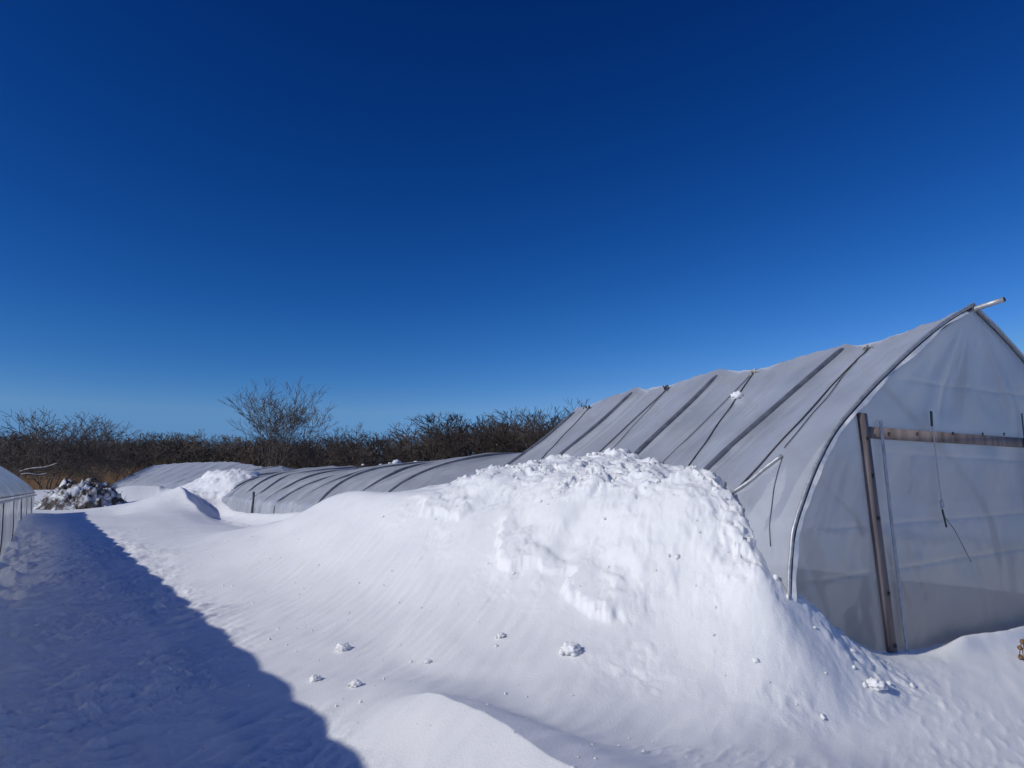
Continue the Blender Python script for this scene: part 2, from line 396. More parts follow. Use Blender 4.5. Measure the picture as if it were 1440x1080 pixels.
def snow_z(X, Y, detail=True):
    z, u, v = snow_base(X, Y)
    # wind-cut mound crest in the foreground
    m = np.exp(-((v - 3.15 - .12 * (u + .4)) / .5) ** 2) * sstep(u, -3.5, -1) * (1 - sstep(u, 1.3, 2.1)); z = z + .06 * m
    cr_ = v - 3.5 - .1 * vnoise(u * 1.1, u * 0, seed=49); z = z + .07 * np.exp(-np.abs(cr_) / .22) * sstep(u, -4, -2) * (1 - sstep(u, .2, 1.0))
    # low step where the smooth foreground meets the toe of the drift
    toe = u - (.25 + .55 * (v - .8)) ; z = z + .05 * sstep(toe, -.10, .25) * sstep(v, -.6, .4) * (1 - sstep(v, 2.4, 3.0)) * (1 - sstep(u, 2.5, 4))
    z = z + .13 * np.exp(-((u + .22 + .05 * vnoise(v * 1.5, v * 0, seed=45)) / .13) ** 2) * sstep(-v, 2.0, 2.9) * (1 - sstep(-v, 8, 8.5)) * (u < .1)
    # wind-sharpened crest beyond the dip, and the broken lip along the scour hollow
    cv = v - (1.75 + .12 * vnoise(u * .5, u * 0, seed=46)); z = z + .20 * np.exp(-np.abs(cv) / .35) * sstep(u, 22, 26) * (1 - sstep(u, 31, 36))
    lv = v - (1.15 + .10 * vnoise(u * .8, u * 0, seed=47)); z = z + (.07 + .05 * vnoise(u * 2, v * 2, seed=48)) * np.exp(-np.abs(lv) / .16) * sstep(u, 9.5, 12) * (1 - sstep(u, 22, 25))
    # slumped edge of the slab that slid off the roof
    ev = v - (1.18 + .22 * vnoise(u * .9, u * 0, seed=91) + .16 * vnoise(u * 2.7, v * 2.7, seed=92) + .07 * vnoise(u * 8, v * 8, seed=95) + .03 * vnoise(u * 19, v * 19, seed=96)); on = sstep(u, .5, 1.2) * (1 - sstep(u, 5.2, 6.8))
    z = z + (.085 + .04 * vnoise(u * 2, v * 2, seed=94)) * (1 - sstep(ev, -.05, .03)) * on * sstep(vnoise(u * 1.1 + 4, v * .4, seed=97), -.45, -.05) - .05 * on * np.exp(-((ev + .42) / .16) ** 2)
    rm = rough_mask(u, v)
    rm = rm * (.28 + .72 * sstep(vnoise(u * 1.25 + 3, v * 1.25, seed=44) + .35 * vnoise(u * 3, v * 3, seed=43), -.35, .35))
    rm = np.maximum(rm, .26 * (1 - sstep(ev, -.05, .03)) * on * sstep(vnoise(u * .7, v * .9, seed=93), -.25, .2))
    if detail:
        z = z + .035 * vnoise(u * .55, v * .55, seed=21) * sstep(np.hypot(X, Y), 1, 5)
        # wind ripples, long across the lane
        ca, sa = math.cos(.5), math.sin(.5)
        p, r = (u * ca + v * sa), (-u * sa + v * ca)
        shade = sstep(v + .5 * vnoise(u * .6, v * .6, seed=20), 3.8, 4.7) * (1 - sstep(u, 14, 22))
        z = z + (.006 + .034 * shade) * vnoise(p * 7, r * 2.6, seed=22) * (1 - rm)
        rg = 1 - np.abs(vnoise(p * 5, r * 1.6, seed=24)); z = z + (.003 + .045 * shade) * rg ** 3 * sstep(vnoise(u * .8, v * .8, seed=25), -.1, .4)
        var = sstep(vnoise(u * .55, v * .55, seed=98), -.5, .5); shade = shade * (.35 + .9 * var)
        z = z + .020 * shade * vnoise(u * 14, v * 11, seed=26) + .012 * shade * vnoise(u * 31, v * 26, seed=99) + .07 * shade * np.maximum(vnoise(u * 5, v * 4.4, seed=27) - .3, 0)
        front = (1 - sstep(u, -.9, .2)) * (1 - sstep(v, 2.3, 3.0))
        z = z + .012 * front * np.maximum(vnoise(p * 16, r * 5, seed=28), 0) * sstep(vnoise(u * .9, v * .7, seed=29), -.4, .3)
        # fine diagonal scour lines on the drift face
        face = sstep(v, 1.2, 1.9) * (1 - sstep(v, 3.3, 4)) * sstep(u, 1, 2.5)
        z = z + .005 * face * vnoise((u + .7 * v) * 9, (v - .5 * u) * 1.2, seed=30)
        # broken snow
        n = fbm(u * 1.5, v * 1.5, oct=5, gain=.52, seed=31); n2 = fbm(u * 4.3 + 2 * n, v * 4.3 - 2 * n, oct=4, gain=.6, seed=33)
        rdg = 1 - np.abs(vnoise(u * 2.2 + .9 * n, v * 2.2 - .9 * n, seed=34)) * 2
        z = z + rm * (.13 * n + .05 * rdg + .035 * n2 + .012 * (1 - 2 * np.abs(vnoise(u * 9 + 2 * n2, v * 9, seed=35))))
        bank = sstep(v, 6.0, 6.9) * (1 - sstep(v, 8, 9)) * (1 - sstep(u, 18, 24)); z = z + bank * (.17 * fbm(u * 1.6, v * 1.6, oct=5, gain=.55, seed=38))
    # tuck under the film: inside the house the snow drops to the floor
    zf = zfilm(u, -v); d = zf - z
    ins = (u > .0) & (u < 68) & (zf > 0)
    z = np.where(ins & (d > 0), np.maximum(z - 5 * d, np.minimum(z, -.05)), z)
    # the same inside the left house
    return z, u, v, rm

def rows(a, b, n): return np.geomspace(a, b, n, endpoint=False)
RR = np.concatenate([rows(.35, 3.2, 40), rows(3.2, 13, 530), rows(13, 45, 230), rows(45, 700, 45), [700]])
fine = np.linspace(-37.5, 37.5, 780)
TH = np.radians(np.concatenate([np.linspace(-180, -38.5, 45), fine, np.linspace(38.5, 180, 45)]))
Rg, Tg = np.meshgrid(RR, TH, indexing='ij')
Xg, Yg = Rg * np.sin(Tg), Rg * np.cos(Tg)
Zg, Ug, Vg, Rm = snow_z(Xg.ravel(), Yg.ravel()); Zg = Zg.reshape(Xg.shape); Rmg = Rm.reshape(Xg.shape)
# broken snow also pushes sideways, which undercuts the lumps
uu, vv = Ug.reshape(Xg.shape), Vg.reshape(Xg.shape)
dx = vnoise(uu * 5, vv * 5, Zg * 5 + .01, seed=51) * .05 + vnoise(uu * 14, vv * 14, Zg * 14 + .01, seed=52) * .028 + vnoise(uu * 30, vv * 30, Zg * 30 + .01, seed=57) * .010
dy = vnoise(uu * 5, vv * 5, Zg * 5 + .01, seed=53) * .05 + vnoise(uu * 14, vv * 14, Zg * 14 + .01, seed=54) * .028 + vnoise(uu * 30, vv * 30, Zg * 30 + .01, seed=58) * .010
dz = vnoise(uu * 9, vv * 9, Zg * 9 + .01, seed=55) * .03 + vnoise(uu * 24, vv * 24, Zg * 24 + .01, seed=59) * .012
sv = np.stack([Xg + dx * Rmg, Yg + dy * Rmg, Zg + dz * Rmg], -1)
n_, m_ = Xg.shape
fc = grid_faces(n_, m_)[:, ::-1]
ctr = np.array([[0, 0, Zg[0].mean()]])
snow = link('snow_ground', np.concatenate([sv.reshape(-1, 3)]), fc, M['snow'])
tag(snow, 'white wind-drifted snow covering the ground and banked against the houses', None, kind='structure')
if 'category' in snow: del snow['category']
def snow_at(X, Y): return float(snow_z(np.array([X]), np.array([Y]))[0][0])
def pix_snow(px, py):
    r = ray(px, py); k = np.geomspace(3, 90, 4000); P = np.array([0, 0, CAM_H]) + r * k[:, None]
    z = snow_z(P[:, 0], P[:, 1])[0]; i = int(np.argmax(z > P[:, 2])); return P[i]

# ------------------------------------------------------------------ the right-hand house
gh = empty('greenhouse', hw(0, 4.1, 0))
tag(gh, 'long plastic film greenhouse at right with snow on its side and a sunken middle', 'greenhouse')
def film_part(name, u0, u1, nu, nq, mat, label=None):
    u, q = np.meshgrid(np.linspace(u0, u1, nu), np.linspace(0.0, 2.0, nq), indexing='ij')
    s, z = film_sz(u, q)
    o = link(name, hw(u, s, z).reshape(-1, 3), grid_faces(nu, nq)[:, ::-1], mat, gh)
    if label: o['label'] = label
    return o
film_part('roof_film', -.03, 8.6, 300, 260, M['roof_film'])
film_part('roof_film', 8.6, 36.2, 420, 160, M['roof_film'], 'collapsed sagging roof film lying in waves')
film_part('roof_film', 36.2, 68, 200, 120, M['roof_film'], 'far standing stretch of roof film with a snow patch')
# hoops
for u_ in HOOPS:
    q = np.linspace(0, 2, 60); s, z = film_sz(np.full(60, float(u_)), q, False)
    s = 4.1 + bend(u_) + (s - 4.1 - bend(u_)) * .988; z = z - .035 * np.minimum(q, 2 - q) - .005
    if 0 < u_ < 37:
        Q = np.linspace(0, 2, 120); P = on_film(np.full(120, u_ - .015), np.where(Q > 1, 2 - Q, Q), -.028); sm, zm = film_sz(np.full(120, u_ - .015), Q)
        P = np.where((Q > 1)[:, None], hw(u_, sm - .03, zm - .03), P)
        for ax in range(3): P[3:-3, ax] = np.convolve(P[:, ax], np.ones(7) / 7, 'valid')
        link('hoop', *tube(P, .052 if u_ < 9 else .042, 10), M['hoop_metal'], gh)
    else: link('hoop', *tube(hw(u_, s, z), .03, 8), M['dark_pipe'], gh)
# ridge pipe and its end beyond the gable
zz = np.interp([0, 1.8, 4.3, 6.6, 8.6], RIDGE_U, RIDGE_Z) - .20
rp_ = [hw(-.40, 4.1, 4.165), hw(-.2, 4.1, 4.14), hw(0, 4.1, 4.11)] + [hw(u_, 4.1, z_) for u_, z_ in zip([1.8, 4.3, 6.6, 8.6], zz[1:])]
rpp = link('ridge_pipe', *tube(rp_, .034, 12), M['pipe'], gh)

# short black disc closing the end of the pipe
link('pipe_end', *tube([hw(-.407, 4.1, 4.166), hw(-.392, 4.1, 4.164)], .030, 12), M['black'], rpp)

# ---- gable end
def prof_z(s):
    q = np.linspace(0, 2, 400); ss, zz = film_sz(np.zeros(400), q, False); return np.interp(s, ss, zz)
def prof_s_left(z):
    q = np.linspace(0, 1, 400); ss, zz = film_sz(np.zeros(400), q, False); return np.interp(z, zz, ss)
def gable_u(s, z):
    """wrinkles of the end film, pulled out of its plane"""
    edge = sstep(prof_z(s) - z, 0, .5)
    d = np.hypot(s - 4.1, z - 4.2); an = np.arctan2(s - 4.1, 4.25 - z)
    fan = (1 - 2 * np.abs(vnoise(an * 4.5 + 1.2, d * .35, seed=61))) * np.exp(-((d - 1.5) / 1.1) ** 2)
    post = np.abs(s - 1.72 + .1 * (z - .1))
    low = vnoise(s * 1.1, z * .9, seed=62) * .045 + vnoise(s * 2.2 + z * .6, z * .9, seed=63) * .012
    diag = (1 - 2 * np.abs(vnoise((s + z * .55) * 2.6, (z - s * .4) * .7, seed=64)))
    lowz = 1 - sstep(z, .7, 1.9)
    x = .028 * fan + low + .012 * diag * (.25 + lowz) + .0035 * (1 - 2 * np.abs(vnoise(s * 4 - z * 2.2, z * 1.6 + s, seed=65))) + .010 * np.exp(-np.abs(z - 1.36 - .02 * s) / .02) + .012 * np.exp(-np.abs(z - .86 - .03 * s) / .018) + .008 * np.exp(-np.abs(z - 2.2 + .01 * s) / .015) + .010 * np.exp(-np.abs(z - 3.05) / .02)
    calm = sstep(np.minimum(post, np.abs(z - 2.38 - .04 * (s - 1.6))), .05, .35) * .85 + .15
    return -.02 + x * edge * calm
ns, nz = 260, 220
sg = np.linspace(0.06, 8.14, ns)[:, None] + np.zeros((1, nz)); tz = np.linspace(0, 1, nz)[None, :]
zt = prof_z(sg); zb = -.25
zg = zb + (zt - zb) * tz
gf = link('gable_film', hw(gable_u(sg, zg), sg, zg).reshape(-1, 3), grid_faces(ns, nz), M['gable_film'], gh)
gf['label'] = 'shaded end wall film, grey and creased'
# edge channel that clamps the film along the front hoop, left and right
q = np.linspace(.03, 1.97, 160); s_, z_ = film_sz(np.full(160, .0), q, False)
wob = .008 * vnoise(q * 30, q * 0, seed=66)
link('edge_channel', *tube(hw(-.035 + wob, s_ - .012 * (1 - np.minimum(q, 2 - q)), z_ + .006 + .012 * np.minimum(q, 2 - q)), .019, 6), M['pipe'], gh)
# loose film flap outside the channel
qf = np.linspace(.06, .95, 140); s1, z1 = film_sz(np.full(140, .0), qf, False)
w_ = .05 + .03 * vnoise(qf * 14, qf * 0, seed=67); dep = -.05 + .02 * vnoise(qf * 22, qf * 0 + 3, seed=68)
ring = np.stack([hw(-.055 + 0 * qf, s1 + .01, z1 - .01), hw(dep - .02, s1 + w_, z1 - w_ * .5)], 1)
link('film_flap', ring.reshape(-1, 3), grid_faces(140, 2), M['white_plastic'], gh)
# door frame boards behind the film
post_l = link('post', *box_house(-.050, -.004, 1.64, 1.79, -.15, 2.60, -.095), M['wood'], gh)
post_r = link('post', *box_house(-.050, -.004, 5.9, 6.03, -.15, 2.62, .0), M['wood'], gh)
link('crossbar', *box_house(-.046, -.006, 1.575, 6.0, 2.33, 2.455), M['wood'], gh)
# pale batten over the film beside the post
def strip(path, width, thick, mat, name, parent):
    """flat strip lying on the gable along (s, z) points"""
    p = np.array(path, float); out = []
    t = np.gradient(p, axis=0); t /= np.linalg.norm(t, axis=1)[:, None]; nrm = np.stack([t[:, 1], -t[:, 0]], 1)
    L, R_ = p - nrm * width / 2, p + nrm * width / 2
    uL = gable_u(L[:, 0], L[:, 1]) - .008; uR = gable_u(R_[:, 0], R_[:, 1]) - .008
    u = np.minimum(np.minimum(uL, uR), -.056)
    V = np.stack([hw(u, L[:, 0], L[:, 1]), hw(u, R_[:, 0], R_[:, 1]), hw(u - thick, R_[:, 0], R_[:, 1]), hw(u - thick, L[:, 0], L[:, 1])], 1)
    n = len(p); f = []
    for i in range(n - 1):
        for j in range(4): f.append((i*4+j, i*4+(j+1) % 4, (i+1)*4+(j+1) % 4, (i+1)*4+j))
    f += [(3, 2, 1, 0), tuple((n-1)*4+j for j in range(4))]
    return link(name, V.reshape(-1, 3), f, mat, parent, smooth=False)
def wall_pt(px, py):
    r = ray(px, py); k = (O @ A) / (r[:2] @ A); P = r * k + [0, 0, CAM_H]; u, s = to_house(P[0], P[1]); return s, P[2]
def wline(pts, n=24):
    p = np.array([wall_pt(*q) for q in pts]); t = np.linspace(0, 1, len(p)); x = np.linspace(0, 1, n)
    return np.stack([np.interp(x, t, p[:, 0]), np.interp(x, t, p[:, 1])], 1)
strip(wline([(1231, 592), (1240, 680), (1254, 800), (1270, 930)]), .05, .010, M['pipe_dull'], 'batten', gh)
st = strip(wline([(1302, 584), (1309, 640), (1317, 705)]), .026, .004, M['strap'], 'strap', gh)
strip(wline([(1302, 579), (1303, 600)], 4), .035, .012, M['black'], 'strap_loop', st)
strip(wline([(1315.5, 704), (1317.5, 714)], 4), .05, .022, M['pipe'], 'buckle', st)
strip(wline([(1317.5, 716), (1323.5, 741)], 6), .026, .010, M['black'], 'strap_tail', st)
s2 = strip(wline([(1430, 582), (1435, 630), (1441, 700), (1449, 780)]), .034, .005, M['black'], 'strap', gh)
cab = wline([(1321, 722), (1338, 745), (1352, 772), (1362, 790)], 30); cab[:, 1] += .01 * np.sin(np.linspace(0, 3.1, 30))
link('cord', *tube(hw(np.minimum(gable_u(cab[:, 0], cab[:, 1]), -.02) - .012, cab[:, 0], cab[:, 1]), .004, 5), M['rope'], gh)
# washers that hold the film to the boards
for (px, py) in [(1213, 617), (1221, 669), (1229, 729), (1243, 834), (1252, 907), (1243, 611), (1283, 611), (1333, 610), (1375, 611), (1405, 611)]:
    s0, z0 = wall_pt(px, py); an = np.linspace(0, 1.75 * math.pi, 14)
    u0 = -.060
    link('washer', *tube(hw(u0 + 0 * an, s0 + .017 * np.cos(an), z0 + .017 * np.sin(an)), .006, 6), M['black'], gh)

# ---- ropes across the roof: pixel pairs ridge -> snow edge
def rope(p0, p1, r=.009, slack=.0, mat='rope', knot=True):
    p1 = (p0[0] + (p1[0] - p0[0]) * 1.14, p0[1] + (p1[1] - p0[1]) * 1.14)          # on down under the snow
    hs = [hit_film(p0[0] + (p1[0] - p0[0]) * k, p0[1] + (p1[1] - p0[1]) * k) for k in np.linspace(0, 1, 9)]
    t = np.linspace(0, 1, 60); u = np.interp(t, np.linspace(0, 1, 9), [h_[0] for h_ in hs]); q = np.interp(t, np.linspace(0, 1, 9), [h_[1] for h_ in hs])
    P = on_film(u, q, .016); ker = np.ones(9) / 9
    for ax in range(3): P[4:-4, ax] = np.convolve(P[:, ax], ker, 'valid')          # taut between the folds
    # carry on over the ridge
    o = link('rope', *tube(P, r, 5), M[mat], gh)
    if knot:
        bits = []
        for _ in range(6):
            c = P[0] + rng.normal(0, .035, 3) * [1, 1, .5] + [0, 0, .03]; d = rng.normal(0, 1, 3); d /= np.linalg.norm(d)
            bits.append(tube([c - d * .05, c + d * .01 + [0, 0, .02], c + d * .05], .012, 5))
        link('knot', *merge(bits), M['strap'] if rng.random() < .5 else M['rope'], o)
    return o
rope((1219, 487), (1024, 694), .010); rope((1214, 492), (1116, 612), .006, .05, knot=False)
rope((1058, 523), (970, 650), .010); rope((1054, 526), (938, 640), .006, .06, knot=False)
rope((937, 546), (816, 652), .009); rope((933, 549), (842, 650), .006, .08, knot=False)
rope((826, 575), (768, 637), .009)
# brace pipe pushing through the side film, and the seam below it
b0, b1 = hit_film(1026, 690), hit_film(1100, 640)
t = np.linspace(0, 1, 12)
link('brace', *tube(on_film(b0[0] + (b1[0] - b0[0]) * t, b0[1] + (b1[1] - b0[1]) * t, .018), .022, 8), M['pipe'], gh)
c1 = hit_film(1086, 770)
link('seam', *tube(on_film(b1[0] + (c1[0] - b1[0]) * t, b1[1] + (c1[1] - b1[1]) * t, .006), .006, 6), M['hoop_metal'], gh)
# bracing pipes inside, seen through the film
for (pa, pb) in [((918, 600), (968, 668)), ((958, 604), (995, 655)), ((1028, 640), (1085, 740)), ((905, 618), (940, 665))]:
    h0, h1 = hit_film(*pa), hit_film(*pb); P = on_film(h0[0] + (h1[0] - h0[0]) * t, h0[1] + (h1[1] - h0[1]) * t, -.07)
    link('inner_brace', *tube(P, .02, 6), M['dark_pipe'], gh)
# dark leg that still stands where the roof came down
link('leg', *tube([hw(23.3, -.06, .6), hw(23.2, -.05, 1.2), hw(23.3, -.02, 1.62)], .045, 8), M['dark_pipe'], gh)
# soil floor inside
fu, fs = np.meshgrid(np.linspace(.25, 67, 60), np.linspace(.25, 7.95, 12), indexing='ij')
fl = link('floor', hw(fu, fs + bend(fu), .03 + .02 * vnoise(fu, fs, seed=70)).reshape(-1, 3), grid_faces(60, 12), M['soil'], gh)
# far end wall
q = np.linspace(0, 2, 60); s_, z_ = film_sz(np.full(60, 68.), q, False)
V = np.concatenate([hw(68.02, s_, z_), hw(68.02, s_, np.minimum(z_, 0) - .2)]); link('gable_film', V, grid_faces(2, 60), M['gable_film'], gh)

# ------------------------------------------------------------------ the left-hand house
_r2 = ray(100, 685); A2 = _r2[:2] / np.hypot(*_r2[:2]); W2 = np.array([A2[1], -A2[0]])      # W2 points right, to the lane
P2 = np.array([-10.15, 14.0])                       # foot of its lane-side wall, where the photo's left edge cuts it
HW2, RZ2, EZ2, END2, BEG2 = 3.1, 3.47, 1.56, 20.2, -21.0
def lw(t, d, z):
    """along, distance left of the wall, up"""
    t, d, z = np.asarray(t, float), np.asarray(d, float), np.asarray(z, float)
    return np.stack([P2[0] + t*A2[0] - d*W2[0], P2[1] + t*A2[1] - d*W2[1], z + 0*t], -1)
gl = empty('greenhouse', lw(END2, HW2, 0)); tag(gl, 'plastic film greenhouse cut by the left edge, casting the long shadow', 'greenhouse')
LP = np.array([(.0, -.1), (.0, .8), (.0, 1.60), (.25, 1.9), (.75, 2.30), (1.4, 2.74), (2.2, 3.14), (3.1, RZ2)])
def left_dz(t, q):
    qq = np.linspace(0, 1, 8); d = np.interp(np.minimum(q, 2 - q), qq, LP[:, 0]); z = np.interp(np.minimum(q, 2 - q), qq, LP[:, 1])
    x = (t - BEG2) / 1.15; ph = np.abs(np.sin(x * math.pi)); rf = sstep(np.minimum(q, 2 - q), .28, .5)
    z = z + rf * (.085 * ph - .05) * np.minimum(q, 2 - q); d = d + (1 - rf) * .03 * vnoise(t * 2, q * 6, seed=81)
    d = d - .02 * ph * (1 - rf)
    return np.where(q > 1, 2 * HW2 - d, d), z + .01 * vnoise(t * 4, q * 9, seed=82)
t_, q_ = np.meshgrid(np.linspace(BEG2, END2, 480), np.linspace(0, 2, 64), indexing='ij'); d_, z_ = left_dz(t_, q_)
V = lw(t_, d_, z_).reshape(-1, 3); Fq = grid_faces(480, 64).reshape(479, 63, 4)
link('side_film', V, Fq[:, :18].reshape(-1, 4)[:, ::-1], M['left_film'], gl)
link('roof_film', V, Fq[:, 18:].reshape(-1, 4)[:, ::-1], M['left_film'], gl)
for e in (BEG2, END2):
    q = np.linspace(0, 2, 60); d_, z_ = left_dz(np.full(60, e), q)
    link('gable_film', np.concatenate([lw(e, d_, z_), lw(e, d_, 0 * z_ - .2)]), grid_faces(2, 60), M['left_film'], gl)
nb = int((END2 - BEG2) / 1.15)
for i in range(nb + 1):
    tt = BEG2 + i * 1.15; q = np.linspace(0, 2, 40); d_, z_ = left_dz(np.full(40, tt), q); d_ = HW2 + (d_ - HW2) * .985; z_ = z_ - .04
    link('hoop', *tube(lw(tt, d_, z_), .03, 6), M['dark_pipe'], gl)
    if tt > -6 and i % 3 == 0:
        for j in range(2):
            z1 = np.linspace(1.45, .05, 12); sl = rng.uniform(-.35, .5)
            link('rope', *tube(lw(tt + .12 * j + sl * (1.45 - z1) + .03 * rng.normal(), -.045 - .02 * np.sin(z1 * 3), z1), .009, 5), M['rope'], gl)
tt = np.linspace(BEG2, END2, 90)
link('eave_pipe', *tube(lw(tt, -.025, EZ2 + 0 * tt), .013, 8), M['dark_pipe'], gl)
# roll of film hanging under the eave, pale where snow sits on it
link('film_roll', *tube(lw(tt, -.07, 1.47 + .012 * vnoise(tt * 2, tt * 0, seed=83)), .03, 8), M['left_film'], gl)

# ------------------------------------------------------------------ vegetation helpers
def grow(seed, height, stems=1, spread=.5, levels=6, up=.25, jitter=.22, base_r=None, split=(2, 3), len_ratio=.74, first=.30, tilt=(.12, .5)):
    """a bare tree as tapered segments p0, p1, r0, r1 (base at the origin)"""
    R = np.random.default_rng(seed); seg = []
    base_r = base_r or height * .016
    def rec(p, d, L, r, lv):
        n = 3 if lv > 2 else 2
        for i in range(n):
            d2 = d + R.normal(0, jitter * .5, 3) + np.array([0, 0, up * .18]); d2 /= np.linalg.norm(d2)
            p2 = p + d2 * L / n; r2 = r * (.90 if i < n - 1 else .80)
            seg.append((*p, *p2, r, r2)); p, d, r = p2, d2, r2
            if lv <= levels - 1 and lv > 0 and R.random() < .55:       # side twig
                sd = d + R.normal(0, .75, 3); sd[2] += up * .5; sd /= np.linalg.norm(sd); rec(p, sd, L * .5, r * .45, min(lv - 1, 2))
        if lv <= 0: return
        k = R.integers(split[0], split[1] + 1)
        ax = R.uniform(0, 2 * math.pi)
        for j in range(k):
            an = ax + j * 2 * math.pi / k + R.normal(0, .35); sp = spread * R.uniform(.55, 1.25)
            side = np.array([math.cos(an), math.sin(an), 0]); sd = d + side * sp; sd[2] += up * .35; sd /= np.linalg.norm(sd)
            rec(p, sd, L * len_ratio * R.uniform(.8, 1.15), r * (.78 if j == 0 else .62), lv - 1)
    for i in range(stems):
        an = R.uniform(0, 6.28); tl = 0 if stems == 1 else R.uniform(*tilt)
        d = np.array([math.cos(an) * tl, math.sin(an) * tl, 1.]); d /= np.linalg.norm(d)
        rec(np.array([math.cos(an), math.sin(an), 0]) * (.0 if stems == 1 else .35 * i / stems), d, height * first * R.uniform(.8, 1.1), base_r * R.uniform(.7, 1.1), levels)
    S = np.array(seg); top = S[:, 5].max(); S[:, :6] *= height / top
    return S
def prisms(S, k=3, rmin=0.0):
    p0, p1 = S[:, :3], S[:, 3:6]; r0, r1 = np.maximum(S[:, 6], rmin), np.maximum(S[:, 7], rmin)
    d = p1 - p0; d /= np.linalg.norm(d, axis=1)[:, None] + 1e-9
    ref = np.where(np.abs(d[:, 2:3]) < .9, np.array([[0, 0, 1.]]), np.array([[1., 0, 0]]))
    e1 = np.cross(d, ref); e1 /= np.linalg.norm(e1, axis=1)[:, None] + 1e-9; e2 = np.cross(d, e1)
    an = np.arange(k) / k * 2 * math.pi
    ring = np.cos(an)[None, :, None] * e1[:, None] + np.sin(an)[None, :, None] * e2[:, None]
    V = np.stack([p0[:, None] + ring * r0[:, None, None], p1[:, None] + ring * r1[:, None, None]], 1).reshape(-1, 3)
    b = np.arange(len(S))[:, None] * 2 * k; j = np.arange(k); jn = (j + 1) % k
    Fq = np.stack([b + j, b + jn, b + k + jn, b + k + j], -1).reshape(-1, 4)
    return V, Fq
def ribbons(S, rmin=0.0):
    p0, p1 = S[:, :3], S[:, 3:6]; r0, r1 = np.maximum(S[:, 6:7], rmin), np.maximum(S[:, 7:8], rmin)
    d = p1 - p0; side = np.stack([-d[:, 2], .35 * d[:, 0], d[:, 0]], 1) + 1e-4; side /= np.linalg.norm(side, axis=1)[:, None]
    V = np.stack([p0 - side * r0, p0 + side * r0, p1 + side * r1, p1 - side * r1], 1).reshape(-1, 3)
    return V, np.arange(len(S) * 4).reshape(-1, 4)
def tree_thing(name, S, loc, label, cat='tree', group=None, thick=.06, mat='bark', rmin=.012, rot=0, scale=1):
    o = bpy.data.objects.new(name, None); COL.objects.link(o); o.location = loc; o.rotation_euler = (0, 0, rot); o.scale = (scale,) * 3
    big = S[:, 6] > thick
    link('trunk', *prisms(S[big], 6), M[mat], o, local=True)
    link('crown', *prisms(S[~big], 3, rmin), M[mat], o, local=True)
    tag(o, label, cat, group); return o
def copy_tree(src, loc, label, rot, scale):
    o = src.copy(); COL.objects.link(o); o.location = loc; o.rotation_euler = (0, 0, rot); o.scale = scale; o['label'] = label
    for c in src.children:
        d = c.copy(); COL.objects.link(d); d.parent = o
    return o
def gpos(px, Y, z=None):
    r = ray(px, 685); X = r[0] / r[1] * Y
    return (X, Y, (snow_at(X, Y) if z is None else z) - .08)

# the tall many-stemmed tree behind the far end of the house, and shrubs near it
St = grow(11, 14.0, stems=5, spread=.50, levels=5, up=.32, jitter=.18, first=.38, base_r=.20, tilt=(.10, .6)); St[:, [0, 3]] *= 1.45
tree_thing('bare_tree', St, gpos(372, 78), 'tall bare many-stemmed tree rising above the far end of the sunken greenhouse', thick=.05, rmin=.015)
S2 = grow(23, 7.6, stems=3, spread=.5, levels=5, up=.3, jitter=.25, base_r=.09)
tree_thing('bare_tree', S2, gpos(432, 80), 'smaller bare leaning tree just right of the tall many-stemmed one', thick=.04, rmin=.016)
Sb = grow(31, 8.2, stems=9, spread=.75, levels=5, up=.05, jitter=.40, base_r=.07, len_ratio=.8)
tree_thing('thicket', Sb, gpos(72, 62), 'dark tangled thicket of arching branches at far left behind the left greenhouse', 'thicket', thick=.035, rmin=.016, mat='bark')
# skyline trees one can tell apart
protos = []
SKY = [(150, 118, 10.6, 'slender bare tree on the skyline just right of the tangled thicket'),
       (186, 120, 11.2, 'vase-shaped bare tree standing above the brown grass left of the greenhouse end'),
       (487, 118, 12.2, 'round-topped bare tree on the skyline right of the tall many-stemmed tree'),
       (560, 124, 10.6, 'low bare tree on the skyline above the snow-capped bush'),
       (632, 118, 13.8, 'broad dome-crowned bare tree above the middle of the collapsed film'),
       (668, 122, 14.0, 'bare tree with fan crown right of the broad dome-crowned one'),
       (700, 120, 13.4, 'bare tree on the skyline above the left foot of the standing roof'),
       (738, 112, 14.6, 'tall bare tree on the skyline second from the standing roof edge'),
       (778, 112, 15.8, 'tallest bare skyline tree, beside the edge of the standing roof')]
for i, (px, Y, h, lab) in enumerate(SKY):
    if i < 4:
        S = grow(100 + i, 12, stems=1 + (i % 2), spread=.58, levels=6, up=.22, jitter=.18, first=.30, len_ratio=.74, base_r=.22)
        o = tree_thing('bare_tree', S, gpos(px, Y), lab, group='bare trees along the skyline', thick=.07, rmin=.014, rot=i * 1.3, scale=h / 12); protos.append(o)
    else:
        k = h / 12; copy_tree(protos[i % 4], gpos(px, Y), lab, i * 2.1, (k * 1.15, k * 1.15, k))

